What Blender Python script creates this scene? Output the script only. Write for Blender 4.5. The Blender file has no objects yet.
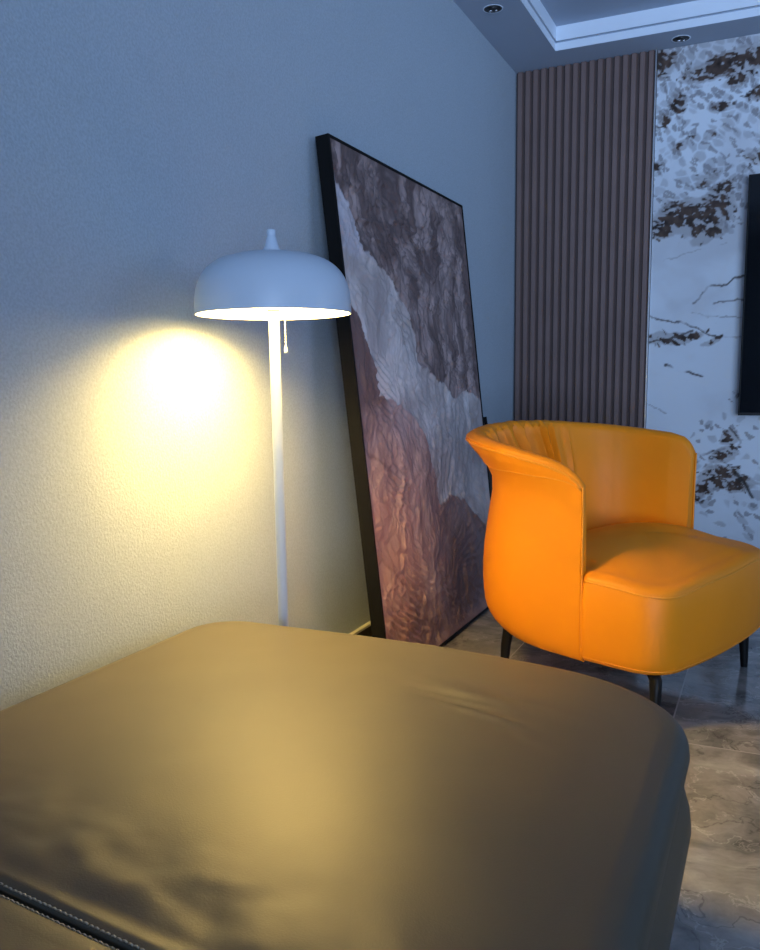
import bpy, bmesh, math, random
import numpy as np
from mathutils import Vector, Matrix, Quaternion

sc = bpy.context.scene
COL = sc.collection
PI = math.pi

# ------------------------------------------------------------------ camera
YAW, PITCH, ROLL, FPX, PPY = -0.43245502, 0.1468998, 0.01424198, 852.29, 506.5
CAM = np.array([0.0, 0.0, 1.0])
_cy, _sy, _cp, _sp = math.cos(YAW), math.sin(YAW), math.cos(PITCH), math.sin(PITCH)
fwd = Vector((_sy * _cp, _cy * _cp, -_sp))
rgt0 = Vector((_cy, -_sy, 0))
dwn0 = fwd.cross(rgt0)
rgt = rgt0 * math.cos(ROLL) + dwn0 * math.sin(ROLL)
dwn = -rgt0 * math.sin(ROLL) + dwn0 * math.cos(ROLL)
cam_data = bpy.data.cameras.new('camera')
cam = bpy.data.objects.new('camera', cam_data)
COL.objects.link(cam)
cam.matrix_world = Matrix(((rgt.x, -dwn.x, -fwd.x, 0.0), (rgt.y, -dwn.y, -fwd.y, 0.0),
                           (rgt.z, -dwn.z, -fwd.z, 1.0), (0, 0, 0, 1)))
cam_data.sensor_fit = 'HORIZONTAL'
cam_data.angle = 2 * math.atan(380 / FPX)
# the photograph is a tall frame trimmed at its foot, so the optical axis sits a little under its middle
cam_data.sensor_fit = 'VERTICAL'
cam_data.sensor_height = 36.0
cam_data.lens = FPX / 950 * 36.0
cam_data.shift_y = (PPY - 475) / 950
cam_data.clip_start = 0.02
sc.camera = cam

# ------------------------------------------------------------------ world, daylight, exposure
world = bpy.data.worlds.new('dusk_world')
sc.world = world
world.use_nodes = True
bg = world.node_tree.nodes['Background']
bg.inputs[0].default_value = (0.45, 0.64, 1.0, 1)
bg.inputs[1].default_value = 0.07


def area(name, loc, target, sx, sy, power, color, spread):
    l = bpy.data.lights.new(name, 'AREA')
    l.shape = 'RECTANGLE'
    l.size, l.size_y, l.energy, l.color = sx, sy, power, color
    l.spread = math.radians(spread)
    o = bpy.data.objects.new(name, l)
    COL.objects.link(o)
    o.location = loc
    o.rotation_euler = (Vector(target) - Vector(loc)).to_track_quat('-Z', 'Y').to_euler()
    return o


# dusk daylight at the added windows, aimed upward to keep the lower room dim
area('window_daylight', (1.95, -2.72, 1.25), (0.35, 4.4, 3.5), 2.7, 2.1, 40, (0.46, 0.65, 1.0), 84)
area('side_window_daylight', (3.60, 3.2, 1.70), (0.6, 3.3, 2.6), 1.9, 1.3, 9, (0.46, 0.65, 1.0), 120)

sc.view_settings.view_transform = 'Standard'
sc.view_settings.look = 'None'
sc.view_settings.exposure = 1.0
sc.view_settings.gamma = 1.0
sc.view_settings.use_curve_mapping = False
sc.cycles.use_denoising = True
sc.cycles.max_bounces = 8
sc.cycles.sample_clamp_indirect = 4.0


# ------------------------------------------------------------------ helpers
def tag(o, label=None, cat=None, group=None, kind=None):
    if label: o['label'] = label
    if cat: o['category'] = cat
    if group: o['group'] = group
    if kind: o['kind'] = kind
    return o


def empty(name, loc, rz=0.0):
    o = bpy.data.objects.new(name, None)
    COL.objects.link(o)
    o.location = loc
    o.rotation_euler = (0, 0, rz)
    o.empty_display_size = 0.05
    return o


def mesh_obj(name, verts, faces, mat, parent=None, smooth=True, loc=None, sharp=None):
    me = bpy.data.meshes.new(name)
    me.from_pydata([tuple(map(float, v)) for v in verts], [], [tuple(map(int, f)) for f in faces])
    bm = bmesh.new()
    bm.from_mesh(me)
    bmesh.ops.recalc_face_normals(bm, faces=bm.faces)
    for f in bm.faces: f.smooth = smooth
    if sharp:
        for e in bm.edges:
            if len(e.link_faces) == 2 and e.calc_face_angle(0) > sharp: e.smooth = False
    bm.to_mesh(me)
    bm.free()
    if mat: me.materials.append(mat)
    o = bpy.data.objects.new(name, me)
    COL.objects.link(o)
    if parent: o.parent = parent
    if loc: o.location = loc
    return o


class MB:
    """collects shapes for ONE mesh"""
    def __init__(s): s.v, s.f = [], []

    def add(s, v, f):
        k = len(s.v)
        s.v += [tuple(map(float, p)) for p in v]
        s.f += [tuple(i + k for i in q) for q in f]
        return s

    def box(s, x0, x1, y0, y1, z0, z1):
        v = [(x, y, z) for z in (z0, z1) for y in (y0, y1) for x in (x0, x1)]
        return s.add(v, [(0, 2, 3, 1), (4, 5, 7, 6), (0, 1, 5, 4), (2, 6, 7, 3), (0, 4, 6, 2), (1, 3, 7, 5)])

    def lathe(s, prof, c=(0, 0, 0), n=48, close=True):
        v, f = [], []
        for r, z in prof:
            for k in range(n):
                a = 2 * PI * k / n
                v.append((c[0] + r * math.cos(a), c[1] + r * math.sin(a), c[2] + z))
        for i in range(len(prof) - 1):
            for k in range(n):
                k2 = (k + 1) % n
                f.append((i * n + k, i * n + k2, (i + 1) * n + k2, (i + 1) * n + k))
        if close:
            f.append(tuple(range(n)))
            f.append(tuple(range((len(prof) - 1) * n, len(prof) * n)))
        return s.add(v, f)

    def tube(s, pts, rad, n=8, closed=False, cap=True):
        pts = [Vector(p) for p in pts]
        m = len(pts)
        v, f = [], []
        for i in range(m):
            if closed: t = pts[(i + 1) % m] - pts[i - 1]
            else: t = pts[min(i + 1, m - 1)] - pts[max(i - 1, 0)]
            t.normalize()
            ref = Vector((0, 0, 1)) if abs(t.z) < 0.9 else Vector((1, 0, 0))
            a = t.cross(ref).normalized()
            b = t.cross(a)
            r = rad[i] if hasattr(rad, '__len__') else rad
            for k in range(n):
                q = 2 * PI * k / n
                v.append(pts[i] + a * (r * math.cos(q)) + b * (r * math.sin(q)))
        for i in range(m if closed else m - 1):
            j = (i + 1) % m
            for k in range(n):
                k2 = (k + 1) % n
                f.append((i * n + k, i * n + k2, j * n + k2, j * n + k))
        if cap and not closed:
            f.append(tuple(range(n)))
            f.append(tuple(range((m - 1) * n, m * n)))
        return s.add(v, f)

    def build(s, name, mat, parent=None, smooth=False, loc=None, sharp=None, bevel=0, seg=2):
        o = mesh_obj(name, s.v, s.f, mat, parent, smooth, loc, sharp)
        if bevel:
            m = o.modifiers.new('bevel', 'BEVEL')
            m.width, m.segments, m.limit_method = bevel, seg, 'ANGLE'
        return o


# numpy value noise
def vnoise(x, y, seed=0):
    xi, yi = np.floor(x).astype(np.int64), np.floor(y).astype(np.int64)
    xf, yf = x - xi, y - yi
    def h(a, b):
        n = (a * 374761393 + b * 668265263 + seed * 1442695041) & 0xffffffff
        n = ((n ^ (n >> 13)) * 1274126177) & 0xffffffff
        return ((n ^ (n >> 16)) & 0xffff) / 65535.0
    u, v = xf * xf * (3 - 2 * xf), yf * yf * (3 - 2 * yf)
    return (h(xi, yi) * (1 - u) + h(xi + 1, yi) * u) * (1 - v) + (h(xi, yi + 1) * (1 - u) + h(xi + 1, yi + 1) * u) * v


def fbm(x, y, seed=0, oct=5, gain=0.5):
    t, a, s = 0, 1, 0
    for k in range(oct):
        t = t + a * vnoise(x, y, seed + 17 * k)
        s += a
        a *= gain
        x, y = x * 2.03 + 3.1, y * 2.03 + 7.7
    return t / s


def worley(x, y, seed=0):
    xi, yi = np.floor(x).astype(np.int64), np.floor(y).astype(np.int64)
    d1 = np.full(x.shape, 9.0); d2 = np.full(x.shape, 9.0); cid = np.zeros(x.shape)
    def h(a, b, s):
        n = (a * 374761393 + b * 668265263 + (seed + s) * 1442695041) & 0xffffffff
        n = ((n ^ (n >> 13)) * 1274126177) & 0xffffffff
        return ((n ^ (n >> 16)) & 0xffff) / 65535.0
    for i in (-1, 0, 1):
        for j in (-1, 0, 1):
            a, b = xi + i, yi + j
            d = np.hypot(a + h(a, b, 1) - x, b + h(a, b, 2) - y)
            c = h(a, b, 3)
            near = d < d1
            d2 = np.where(near, d1, np.minimum(d2, d))
            cid = np.where(near, c, cid)
            d1 = np.where(near, d, d1)
    return d1, d2, cid


def sstep(a, b, x):
    t = np.clip((x - a) / (b - a), 0, 1)
    return t * t * (3 - 2 * t)


def mixc(c, col, m):
    return c * (1 - m[..., None]) + np.array(col) * m[..., None]


def lin(r, g, b):
    f = lambda c: c / 255 / 12.92 if c / 255 <= 0.04045 else ((c / 255 + 0.055) / 1.055) ** 2.4
    return np.array([f(r), f(g), f(b)])


def grid_obj(name, P, colors, mat, parent=None, smooth=True):
    """P: (ny,nx,3) points, colors: (ny,nx,3) linear"""
    ny, nx = P.shape[:2]
    idx = np.arange(ny * nx).reshape(ny, nx)
    F = np.stack([idx[:-1, :-1], idx[:-1, 1:], idx[1:, 1:], idx[1:, :-1]], -1).reshape(-1, 4)
    me = bpy.data.meshes.new(name)
    me.from_pydata(P.reshape(-1, 3).tolist(), [], F.tolist())
    me.polygons.foreach_set('use_smooth', np.full(len(F), smooth))
    ca = me.color_attributes.new('paint', 'FLOAT_COLOR', 'POINT')
    ca.data.foreach_set('color', np.concatenate([np.clip(colors, 0, 1), np.ones((ny, nx, 1))], -1).reshape(-1).astype(np.float32))
    me.materials.append(mat)
    me.update()
    o = bpy.data.objects.new(name, me)
    COL.objects.link(o)
    if parent: o.parent = parent
    return o


# ------------------------------------------------------------------ materials
def new_mat(name):
    m = bpy.data.materials.new(name)
    m.use_nodes = True
    nt = m.node_tree
    return m, nt, nt.nodes['Principled BSDF'], nt.nodes.new, nt.links.new


def plain(name, col, rough=0.5, metal=0.0, var=0.06, nscale=12.0, bump=0.0, bscale=200.0, spec=0.5, coat=0.0, bdist=0.002):
    m, nt, p, N, L = new_mat(name)
    tc = N('ShaderNodeTexCoord')
    no = N('ShaderNodeTexNoise')
    no.inputs['Scale'].default_value = nscale
    no.inputs['Detail'].default_value = 4
    L(tc.outputs['Object'], no.inputs['Vector'])
    mx = N('ShaderNodeMix'); mx.data_type = 'RGBA'
    mx.inputs['A'].default_value = (*[c * (1 - var) for c in col], 1)
    mx.inputs['B'].default_value = (*[min(1, c * (1 + var)) for c in col], 1)
    L(no.outputs['Fac'], mx.inputs['Factor'])
    L(mx.outputs['Result'], p.inputs['Base Color'])
    p.inputs['Roughness'].default_value = rough
    p.inputs['Metallic'].default_value = metal
    p.inputs['Specular IOR Level'].default_value = spec
    p.inputs['Coat Weight'].default_value = coat
    if bump:
        b = N('ShaderNodeBump')
        n2 = N('ShaderNodeTexNoise')
        n2.inputs['Scale'].default_value = bscale
        n2.inputs['Detail'].default_value = 3
        L(tc.outputs['Object'], n2.inputs['Vector'])
        L(n2.outputs['Fac'], b.inputs['Height'])
        b.inputs['Strength'].default_value = bump
        b.inputs['Distance'].default_value = bdist
        L(b.outputs['Normal'], p.inputs['Normal'])
    return m


def painted(name, rough, bump=0.0, bscale=60.0, spec=0.5):
    m, nt, p, N, L = new_mat(name)
    a = N('ShaderNodeAttribute'); a.attribute_name = 'paint'
    L(a.outputs['Color'], p.inputs['Base Color'])
    p.inputs['Roughness'].default_value = rough
    p.inputs['Specular IOR Level'].default_value = spec
    if bump:
        tc = N('ShaderNodeTexCoord'); n2 = N('ShaderNodeTexNoise'); b = N('ShaderNodeBump')
        n2.inputs['Scale'].default_value = bscale; n2.inputs['Detail'].default_value = 5
        L(tc.outputs['Object'], n2.inputs['Vector']); L(n2.outputs['Fac'], b.inputs['Height'])
        b.inputs['Strength'].default_value = bump; b.inputs['Distance'].default_value = 0.003
        L(b.outputs['Normal'], p.inputs['Normal'])
    return m


M_wall = plain('wallpaper', (0.42, 0.49, 0.55), 0.7, var=0.04, nscale=3, bump=0.55, bscale=150, spec=0.3, bdist=0.0022)
nt = M_wall.node_tree
fn = nt.nodes.new('ShaderNodeTexNoise'); fn.inputs['Scale'].default_value = 170; fn.inputs['Detail'].default_value = 2
fr_ = nt.nodes.new('ShaderNodeMapRange')
fr_.inputs['From Min'].default_value = .35; fr_.inputs['From Max'].default_value = .65
fr_.inputs['To Min'].default_value = .91; fr_.inputs['To Max'].default_value = 1.06
fv = nt.nodes.new('ShaderNodeVectorMath'); fv.operation = 'SCALE'
tcn = [n for n in nt.nodes if n.type == 'TEX_COORD'][0]; mxn = [n for n in nt.nodes if n.type == 'MIX'][0]
nt.links.new(tcn.outputs['Object'], fn.inputs['Vector']); nt.links.new(fn.outputs['Fac'], fr_.inputs['Value'])
nt.links.new(mxn.outputs['Result'], fv.inputs[0]); nt.links.new(fr_.outputs['Result'], fv.inputs['Scale'])
nt.links.new(fv.outputs['Vector'], nt.nodes['Principled BSDF'].inputs['Base Color'])
M_ceil = plain('ceiling_paint', (0.43, 0.50, 0.60), 0.85, var=0.02, spec=0.2)
M_trimw = plain('white_trim', (0.80, 0.88, 0.96), 0.5, var=0.02)
M_slat = plain('slat_veneer', (0.200, 0.132, 0.115), 0.5, var=0.18, nscale=6, bump=0.15, bscale=90)
M_slatbk = plain('slat_backing', (0.085, 0.058, 0.052), 0.7)
M_alu = plain('satin_aluminium', (0.75, 0.75, 0.76), 0.3, 1.0)
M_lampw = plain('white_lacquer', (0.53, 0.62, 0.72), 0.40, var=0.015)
M_lampin = plain('white_shade_lining', (0.92, 0.91, 0.88), 0.7, var=0.01)
M_orange = plain('orange_leather', (0.90, 0.285, 0.005), 0.50, var=0.07, nscale=5, bump=0.10, bscale=420, spec=0.32)
M_pipe = plain('orange_piping', (0.90, 0.32, 0.010), 0.42, var=0.04)
M_black = plain('black_metal', (0.006, 0.006, 0.006), 0.45, var=0.1, spec=0.25)
M_blackf = plain('black_frame_paint', (0.005, 0.005, 0.005), 0.6, var=0.1, spec=0.15)
M_taupe = plain('taupe_leather', (0.080, 0.069, 0.046), 0.47, var=0.10, nscale=6, bump=0.12, bscale=380, spec=0.40)
M_seam = plain('seam_dark', (0.02, 0.017, 0.014), 0.6)
M_thread = plain('pale_thread', (0.45, 0.40, 0.30), 0.6)
M_screen = plain('screen_glass', (0.004, 0.005, 0.007), 0.08, var=0.05, spec=0.5)
M_chrome = plain('chrome', (0.8, 0.8, 0.82), 0.08, 1.0)
M_dark = plain('dark_plastic', (0.015, 0.015, 0.016), 0.45)
M_base = plain('dark_stone_baseboard', (0.012, 0.011, 0.011), 0.35)
M_litedge = plain('painted_lit_edge', (0.62, 0.57, 0.46), 0.5)
M_linen = plain('backing_board', (0.05, 0.045, 0.04), 0.8)
M_glassl = plain('lens_frost', (0.6, 0.62, 0.66), 0.2)

# the lamp's bulb, and an added glowing disc standing in for the lit lining
def glow(name, strength):
    m, nt, p, N, L = new_mat(name)
    p.inputs['Base Color'].default_value = (0.9, 0.87, 0.8, 1)
    p.inputs['Emission Color'].default_value = (1.0, 0.66, 0.19, 1)
    p.inputs['Emission Strength'].default_value = strength
    no = N('ShaderNodeTexNoise'); no.inputs['Scale'].default_value = 3
    mr = N('ShaderNodeMapRange'); mr.inputs['To Min'].default_value = 0.45; mr.inputs['To Max'].default_value = 0.5
    L(no.outputs['Fac'], mr.inputs['Value']); L(mr.outputs['Result'], p.inputs['Roughness'])
    return m


M_bulb = glow('warm_bulb', 100.0)
M_glowdisc = glow('added_glow_disc', 57.0)

# polished stone floor
M_floor, nt, p, N, L = new_mat('grey_marble_tiles')
geo = N('ShaderNodeNewGeometry')
sep = N('ShaderNodeSeparateXYZ'); L(geo.outputs['Position'], sep.inputs[0])


def math_node(op, a, b=None):
    n = N('ShaderNodeMath'); n.operation = op
    for i, q in enumerate((a, b)):
        if q is None: continue
        if isinstance(q, (int, float)): n.inputs[i].default_value = q
        else: L(q, n.inputs[i])
    return n.outputs[0]


def tri(axis, off, size):
    q = math_node('DIVIDE', math_node('SUBTRACT', sep.outputs[axis], off), size)
    return math_node('MULTIPLY', math_node('PINGPONG', q, 0.5), size), math_node('FLOOR', q)


gx, ix = tri('X', -0.226, 0.6)
gy, iy = tri('Y', 2.37, 1.2)
grout = math_node('LESS_THAN', math_node('MINIMUM', gx, gy), 0.0022)
cmb = N('ShaderNodeCombineXYZ')
L(math_node('ADD', math_node('MULTIPLY', ix, 3.7), math_node('MULTIPLY', iy, 1.9)), cmb.inputs[2])
vadd = N('ShaderNodeVectorMath'); L(geo.outputs['Position'], vadd.inputs[0]); L(cmb.outputs[0], vadd.inputs[1])
warp = N('ShaderNodeTexNoise'); warp.inputs['Scale'].default_value = 3.2; warp.inputs['Detail'].default_value = 5
L(vadd.outputs[0], warp.inputs['Vector'])
vs = N('ShaderNodeVectorMath'); vs.operation = 'SCALE'; vs.inputs['Scale'].default_value = 0.48
L(warp.outputs['Color'], vs.inputs[0])
vw = N('ShaderNodeVectorMath'); L(vadd.outputs[0], vw.inputs[0]); L(vs.outputs[0], vw.inputs[1])
mp = N('ShaderNodeMapping'); mp.inputs['Rotation'].default_value = (0, 0, 0.75); mp.inputs['Scale'].default_value = (1.0, 1.45, 1.0)
L(vw.outputs[0], mp.inputs['Vector'])
cloud = N('ShaderNodeTexNoise'); cloud.inputs['Scale'].default_value = 4.2; cloud.inputs['Detail'].default_value = 12; cloud.inputs['Roughness'].default_value = 0.62
L(mp.outputs[0], cloud.inputs['Vector'])
rc = N('ShaderNodeValToRGB')
rc.color_ramp.elements[0].position = 0.30; rc.color_ramp.elements[0].color = (0.10, 0.098, 0.092, 1)
rc.color_ramp.elements[1].position = 0.72; rc.color_ramp.elements[1].color = (0.50, 0.48, 0.44, 1)
L(cloud.outputs['Fac'], rc.inputs[0])
vein = N('ShaderNodeTexNoise'); vein.inputs['Scale'].default_value = 4.2; vein.inputs['Detail'].default_value = 7; vein.inputs['Roughness'].default_value = 0.58
L(vw.outputs[0], vein.inputs['Vector'])
vabs = math_node('ABSOLUTE', math_node('SUBTRACT', vein.outputs['Fac'], 0.5))
rv = N('ShaderNodeValToRGB')
rv.color_ramp.elements[0].position = 0.0; rv.color_ramp.elements[0].color = (1, 1, 1, 1)
rv.color_ramp.elements[1].position = 0.009; rv.color_ramp.elements[1].color = (0, 0, 0, 1)
L(vabs, rv.inputs[0])
m1 = N('ShaderNodeMix'); m1.data_type = 'RGBA'
L(rc.outputs[0], m1.inputs['A']); m1.inputs['B'].default_value = (0.70, 0.68, 0.62, 1)
L(math_node('MULTIPLY', rv.outputs[0], math_node('MULTIPLY', cloud.outputs['Fac'], 0.75)), m1.inputs['Factor'])
vein2 = N('ShaderNodeTexNoise'); vein2.inputs['Scale'].default_value = 3.6; vein2.inputs['Detail'].default_value = 6
L(mp.outputs[0], vein2.inputs['Vector'])
rv2 = N('ShaderNodeValToRGB')
rv2.color_ramp.elements[0].color = (1, 1, 1, 1)
rv2.color_ramp.elements[1].position = 0.010; rv2.color_ramp.elements[1].color = (0, 0, 0, 1)
L(math_node('ABSOLUTE', math_node('SUBTRACT', vein2.outputs['Fac'], 0.46)), rv2.inputs[0])
m2 = N('ShaderNodeMix'); m2.data_type = 'RGBA'
L(m1.outputs['Result'], m2.inputs['A']); m2.inputs['B'].default_value = (0.03, 0.028, 0.028, 1)
L(math_node('MULTIPLY', rv2.outputs[0], 0.45), m2.inputs['Factor'])
m3 = N('ShaderNodeMix'); m3.data_type = 'RGBA'
L(m2.outputs['Result'], m3.inputs['A']); m3.inputs['B'].default_value = (0.48, 0.46, 0.43, 1)
L(grout, m3.inputs['Factor'])
L(m3.outputs['Result'], p.inputs['Base Color'])
p.inputs['Roughness'].default_value = 0.10
p.inputs['Specular IOR Level'].default_value = 0.55

M_marble = painted('patterned_marble', 0.22, spec=0.35)
M_canvas = painted('impasto_paint', 0.62, bump=0.35, bscale=75, spec=0.3)

# ------------------------------------------------------------------ the room
XW, D, ZC = -1.34, 4.732, 2.613          # left wall plane, back wall plane, soffit height
XR, YB = 3.55, -2.65                     # right wall, rear wall
S = lambda mb, name, mat, **k: tag(mb.build(name, mat, **k), kind='structure')
S(MB().box(XW - .12, XR + .12, YB - .12, D + .12, -0.08, 0), 'floor', M_floor)
S(MB().box(XW - .12, XW, YB - .12, D + .12, 0, ZC + .3), 'wall_left', M_wall)
S(MB().box(XW, XR, D, D + .12, 0, ZC + .3), 'wall_back', M_wall)
# right wall around an added, unseen window opening (Y 2.2..4.2, z 1.0..2.4)
S(MB().box(XR, XR + .12, YB, 2.2, 0, ZC + .3).box(XR, XR + .12, 4.2, D, 0, ZC + .3)
  .box(XR, XR + .12, 2.2, 4.2, 0, 1.0).box(XR, XR + .12, 2.2, 4.2, 2.4, ZC + .3), 'wall_right', M_wall)
# rear wall around a wide window added out of view (X 0.5..3.4, z 0.15..2.4)
S(MB().box(XW, 0.5, YB - .12, YB, 0, ZC + .3).box(3.4, XR, YB - .12, YB, 0, ZC + .3)
  .box(0.5, 3.4, YB - .12, YB, 0, 0.15).box(0.5, 3.4, YB - .12, YB, 2.4, ZC + .3), 'wall_rear', M_wall)
wf = MB()
for x in (0.5, 1.45, 2.40, 3.35):
    wf.box(x, x + .05, YB - .10, YB - .04, 0.15, 2.4)
wf.box(0.5, 3.4, YB - .10, YB - .04, 0.15, 0.20).box(0.5, 3.4, YB - .10, YB - .04, 2.35, 2.4)
S(wf, 'window_1', M_black)
wf = MB()
for y in (2.2, 3.17, 4.15):
    wf.box(XR + .04, XR + .09, y, y + .05, 1.0, 2.4)
wf.box(XR + .04, XR + .09, 2.2, 4.2, 1.0, 1.05).box(XR + .04, XR + .09, 2.2, 4.2, 2.35, 2.4)
S(wf, 'window_2', M_black)

# ceiling: soffit ring, moulding with a shadow groove, raised recess
TX0, TX1, TY0, TY1 = -1.077, 2.6, -1.2, 4.50
c = MB()
c.box(XW, TX0 - .002, YB, D, ZC, ZC + .036).box(TX1 + .002, XR, YB, D, ZC, ZC + .036)
c.box(TX0 - .002, TX1 + .002, YB, TY0 - .002, ZC, ZC + .036).box(TX0 - .002, TX1 + .002, TY1 + .002, D, ZC, ZC + .036)
c.box(XW, XR, YB, D, ZC + .112, ZC + .2)
S(c, 'ceiling', M_ceil)


def ring(mb, x0, x1, y0, y1, t, z0, z1):
    mb.box(x0 - t, x0, y0 - t, y1 + t, z0, z1).box(x1, x1 + t, y0 - t, y1 + t, z0, z1)
    mb.box(x0, x1, y0 - t, y0, z0, z1).box(x0, x1, y1, y1 + t, z0, z1)


r1 = MB(); ring(r1, TX0, TX1, TY0, TY1, .002, ZC + .0005, ZC + .036)
S(r1, 'trim_1', M_trimw)
r2 = MB(); ring(r2, TX0 - .016, TX1 + .016, TY0 - .016, TY1 + .016, .02, ZC + .036, ZC + .045)
S(r2, 'trim_2', M_ceil)
r3 = MB(); ring(r3, TX0 + .004, TX1 - .004, TY0 + .004, TY1 - .004, .05, ZC + .045, ZC + .112)
S(r3, 'trim_3', M_trimw)

# baseboard on the left wall: dark stone, lamplight on its top edge painted as a pale strip
S(MB().box(XW, XW + .014, YB, D, 0, 0.098), 'baseboard_left', M_base)
S(MB().box(XW, XW + .016, YB, D, 0.098, 0.107), 'trim_4', M_litedge)

# recessed downlights (each its own thing), unlit
def downlight(x, y, label):
    e = empty('recessed_downlight', (x, y, ZC))
    tag(e, label, 'ceiling light', 'recessed downlights in the ceiling soffit')
    MB().lathe([(.0395, -.001), (.0435, -.0018), (.0450, -.0005), (.0450, .0)], n=40, close=False).build('trim_ring', M_trimw, e, smooth=True)
    MB().lathe([(.0400, -.0008), (.034, -.0012), (.030, -.0016)], n=40, close=False).build('reflector', M_dark, e, smooth=True)
    MB().lathe([(.0300, -.0014), (.012, -.0012), (.0115, -.006), (.004, -.007)], n=32).build('lamp_lens', M_dark, e, smooth=True)
    g = MB()
    g.lathe([(.008, -.003), (.0075, -.0115), (.001, -.0130)], (-.010, 0, 0), 16)
    g.lathe([(.006, -.003), (.0055, -.0095), (.001, -.0110)], (.013, .006, 0), 16)
    g.build('bulb_glint', M_chrome, e, smooth=True)  # chrome studs added to imitate bright glints
    e.children[-1].name = 'added_glint'
    return e


downlight(-1.211, 3.886, 'round recessed ceiling downlight above the plain left wall')
downlight(-0.495, 4.620, 'round recessed ceiling downlight above the marble wall cladding')

# ------------------------------------------------------------------ slatted panel
SX0, SX1 = XW + 0.004, -0.622
e = empty('slatted_wall_panel', ((SX0 + SX1) / 2, D, 0))
tag(e, 'tall dark brown vertically slatted wood wall panel between plain wall and marble', 'wall panel')
off = Vector(e.location)
b = MB().box(SX0, SX1, D - .012, D - .0005, 0, ZC - .002)
b.v = [tuple(Vector(v) - off) for v in b.v]
b.build('backing', M_slatbk, e)
sl = MB()
NS = 17
pitch = (SX1 - SX0) / NS
for k in range(NS):
    x0 = SX0 + k * pitch + .0045
    w = pitch - .009
    pts = [(x0, D - .012), (x0 + .003, D - .022), (x0 + .006, D - .028), (x0 + w - .006, D - .028), (x0 + w - .003, D - .022), (x0 + w, D - .012)]
    v = [(x - off.x, y - off.y, z) for z in (0.0, ZC - .002) for x, y in pts]
    n = len(pts)
    f = [(i, (i + 1) % n, n + (i + 1) % n, n + i) for i in range(n)] + [tuple(range(n)), tuple(range(n, 2 * n))]
    sl.add(v, f)
sl.build('slats', M_slat, e)
ed = MB().box(SX1, SX1 + .007, D - .030, D - .0005, 0, ZC - .002)
ed.v = [tuple(Vector(v) - off) for v in ed.v]
ed.build('edge_strip', M_alu, e)

# ------------------------------------------------------------------ marble cladding
MX0, MX1 = SX1 + .009, 1.75
nx, nz = 430, 470
X, Z = np.meshgrid(np.linspace(MX0, MX1, nx), np.linspace(0, ZC - .002, nz))
wx = X + 0.10 * (fbm(X * 5, Z * 5, 3) - .5)
wz = Z + 0.10 * (fbm(X * 5, Z * 5, 9) - .5)
col = np.ones((nz, nx, 3)) * np.array([0.72, 0.78, 0.84])
cl = fbm(wx * 2.2, wz * 3.0, 21)
col = mixc(col, (0.50, 0.51, 0.54), 0.55 * sstep(.45, .75, cl))
# grey flakes, dense in the upper part
d1, d2, cid = worley(wx * 22 + 12 * wz, wz * 24 - 4 * wx, 5)
up = sstep(1.62, 2.05, Z + 0.18 * (fbm(X * 2.5, Z * 2.5, 33) - .5))
lo = np.exp(-((Z - .45) / .33) ** 2) * sstep(-.55, -.2, X)
dens = np.clip(up * .55 + .30 * lo, 0, 1)
fl = (cid < dens) * sstep(.0, .30, d2 - d1)
col = mixc(col, (0.26, 0.255, 0.27), 0.62 * fl * (0.35 + .65 * fbm(X * 14, Z * 14, 77)))
d1, d2, cid = worley(wx * 44 + 20 * wz, wz * 40, 15)
fl = (cid < dens * .55) * sstep(.05, .15, d2 - d1)
col = mixc(col, (0.22, 0.21, 0.22), 0.7 * fl)


# brown-black mineral clusters: (x, z, rx, rz, strength)
CL = [(-.50, 1.79, .17, .085, 1.0), (-.36, 1.80, .15, .10, .95), (-.30, 1.90, .07, .06, .9), (-.33, 1.70, .10, .035, .8), (-.56, 1.73, .08, .06, .9),
      (-.60, 2.52, .09, .06, 1.0), (-.33, 2.50, .16, .055, 1.0), (-.17, 2.50, .12, .06, 1.0), (-.24, 2.42, .07, .04, .8), (-.50, 2.36, .06, .06, .75), (-.58, 2.28, .04, .04, .7),
      (-.30, 2.30, .05, .03, .7), (-.10, 2.36, .12, .03, .75), (-.48, 2.14, .06, .03, .75), (-.34, 2.16, .04, .03, .6), (-.60, 2.06, .05, .04, .8), (-.36, 1.98, .08, .05, .6), (-.12, 2.06, .12, .06, .55),
      (-.47, 1.205, .14, .030, .9), (-.30, 1.19, .06, .02, .7), (-.40, 1.235, .10, .015, .6),
      (-.19, 0.70, .05, .05, .85), (-.22, .60, .07, .05, .85), (-.25, .47, .10, .07, 1.0), (-.15, .44, .07, .05, .9), (-.33, .42, .09, .05, .85), (-.36, .57, .07, .03, .5), (-.16, .90, .05, .05, .4),
      (.20, .55, .2, .08, .9), (.45, 1.75, .3, .10, .9), (.9, 1.2, .3, .07, .8), (.95, 2.3, .3, .1, .8), (1.3, .6, .3, .1, .9), (.5, 2.45, .3, .07, .8)]
br = np.zeros_like(X)
for cx, cz, rx, rz, s in CL:
    br = np.maximum(br, s * np.exp(-(((wx - cx) / rx) ** 2 + ((wz - cz - .25 * (wx - cx)) / rz) ** 2) * 0.9))
n1 = .55 * fbm(wx * 30 + 14 * wz, wz * 44, 41, 4) + .45 * (1 - np.abs(2 * fbm(wx * 26 + 12 * wz, wz * 40, 47, 3) - 1)) - .10
n2 = fbm(wx * 42, wz * 48, 57, 3)
mask = sstep(.50, .60, br * .62 + (n1 - .5) * 1.1 + (n2 - .5) * .55 + .13) * sstep(.08, .25, br)
shade = fbm(X * 40, Z * 40, 63, 2)
bcol = np.array([0.020, 0.015, 0.013]) * (1 - shade[..., None]) + np.array([0.13, 0.085, 0.065]) * shade[..., None]
col = col * (1 - mask[..., None]) + bcol * mask[..., None]
gm = sstep(.33, .45, br + .25 * (n1 - .5)) * (1 - mask) * .5
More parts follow.
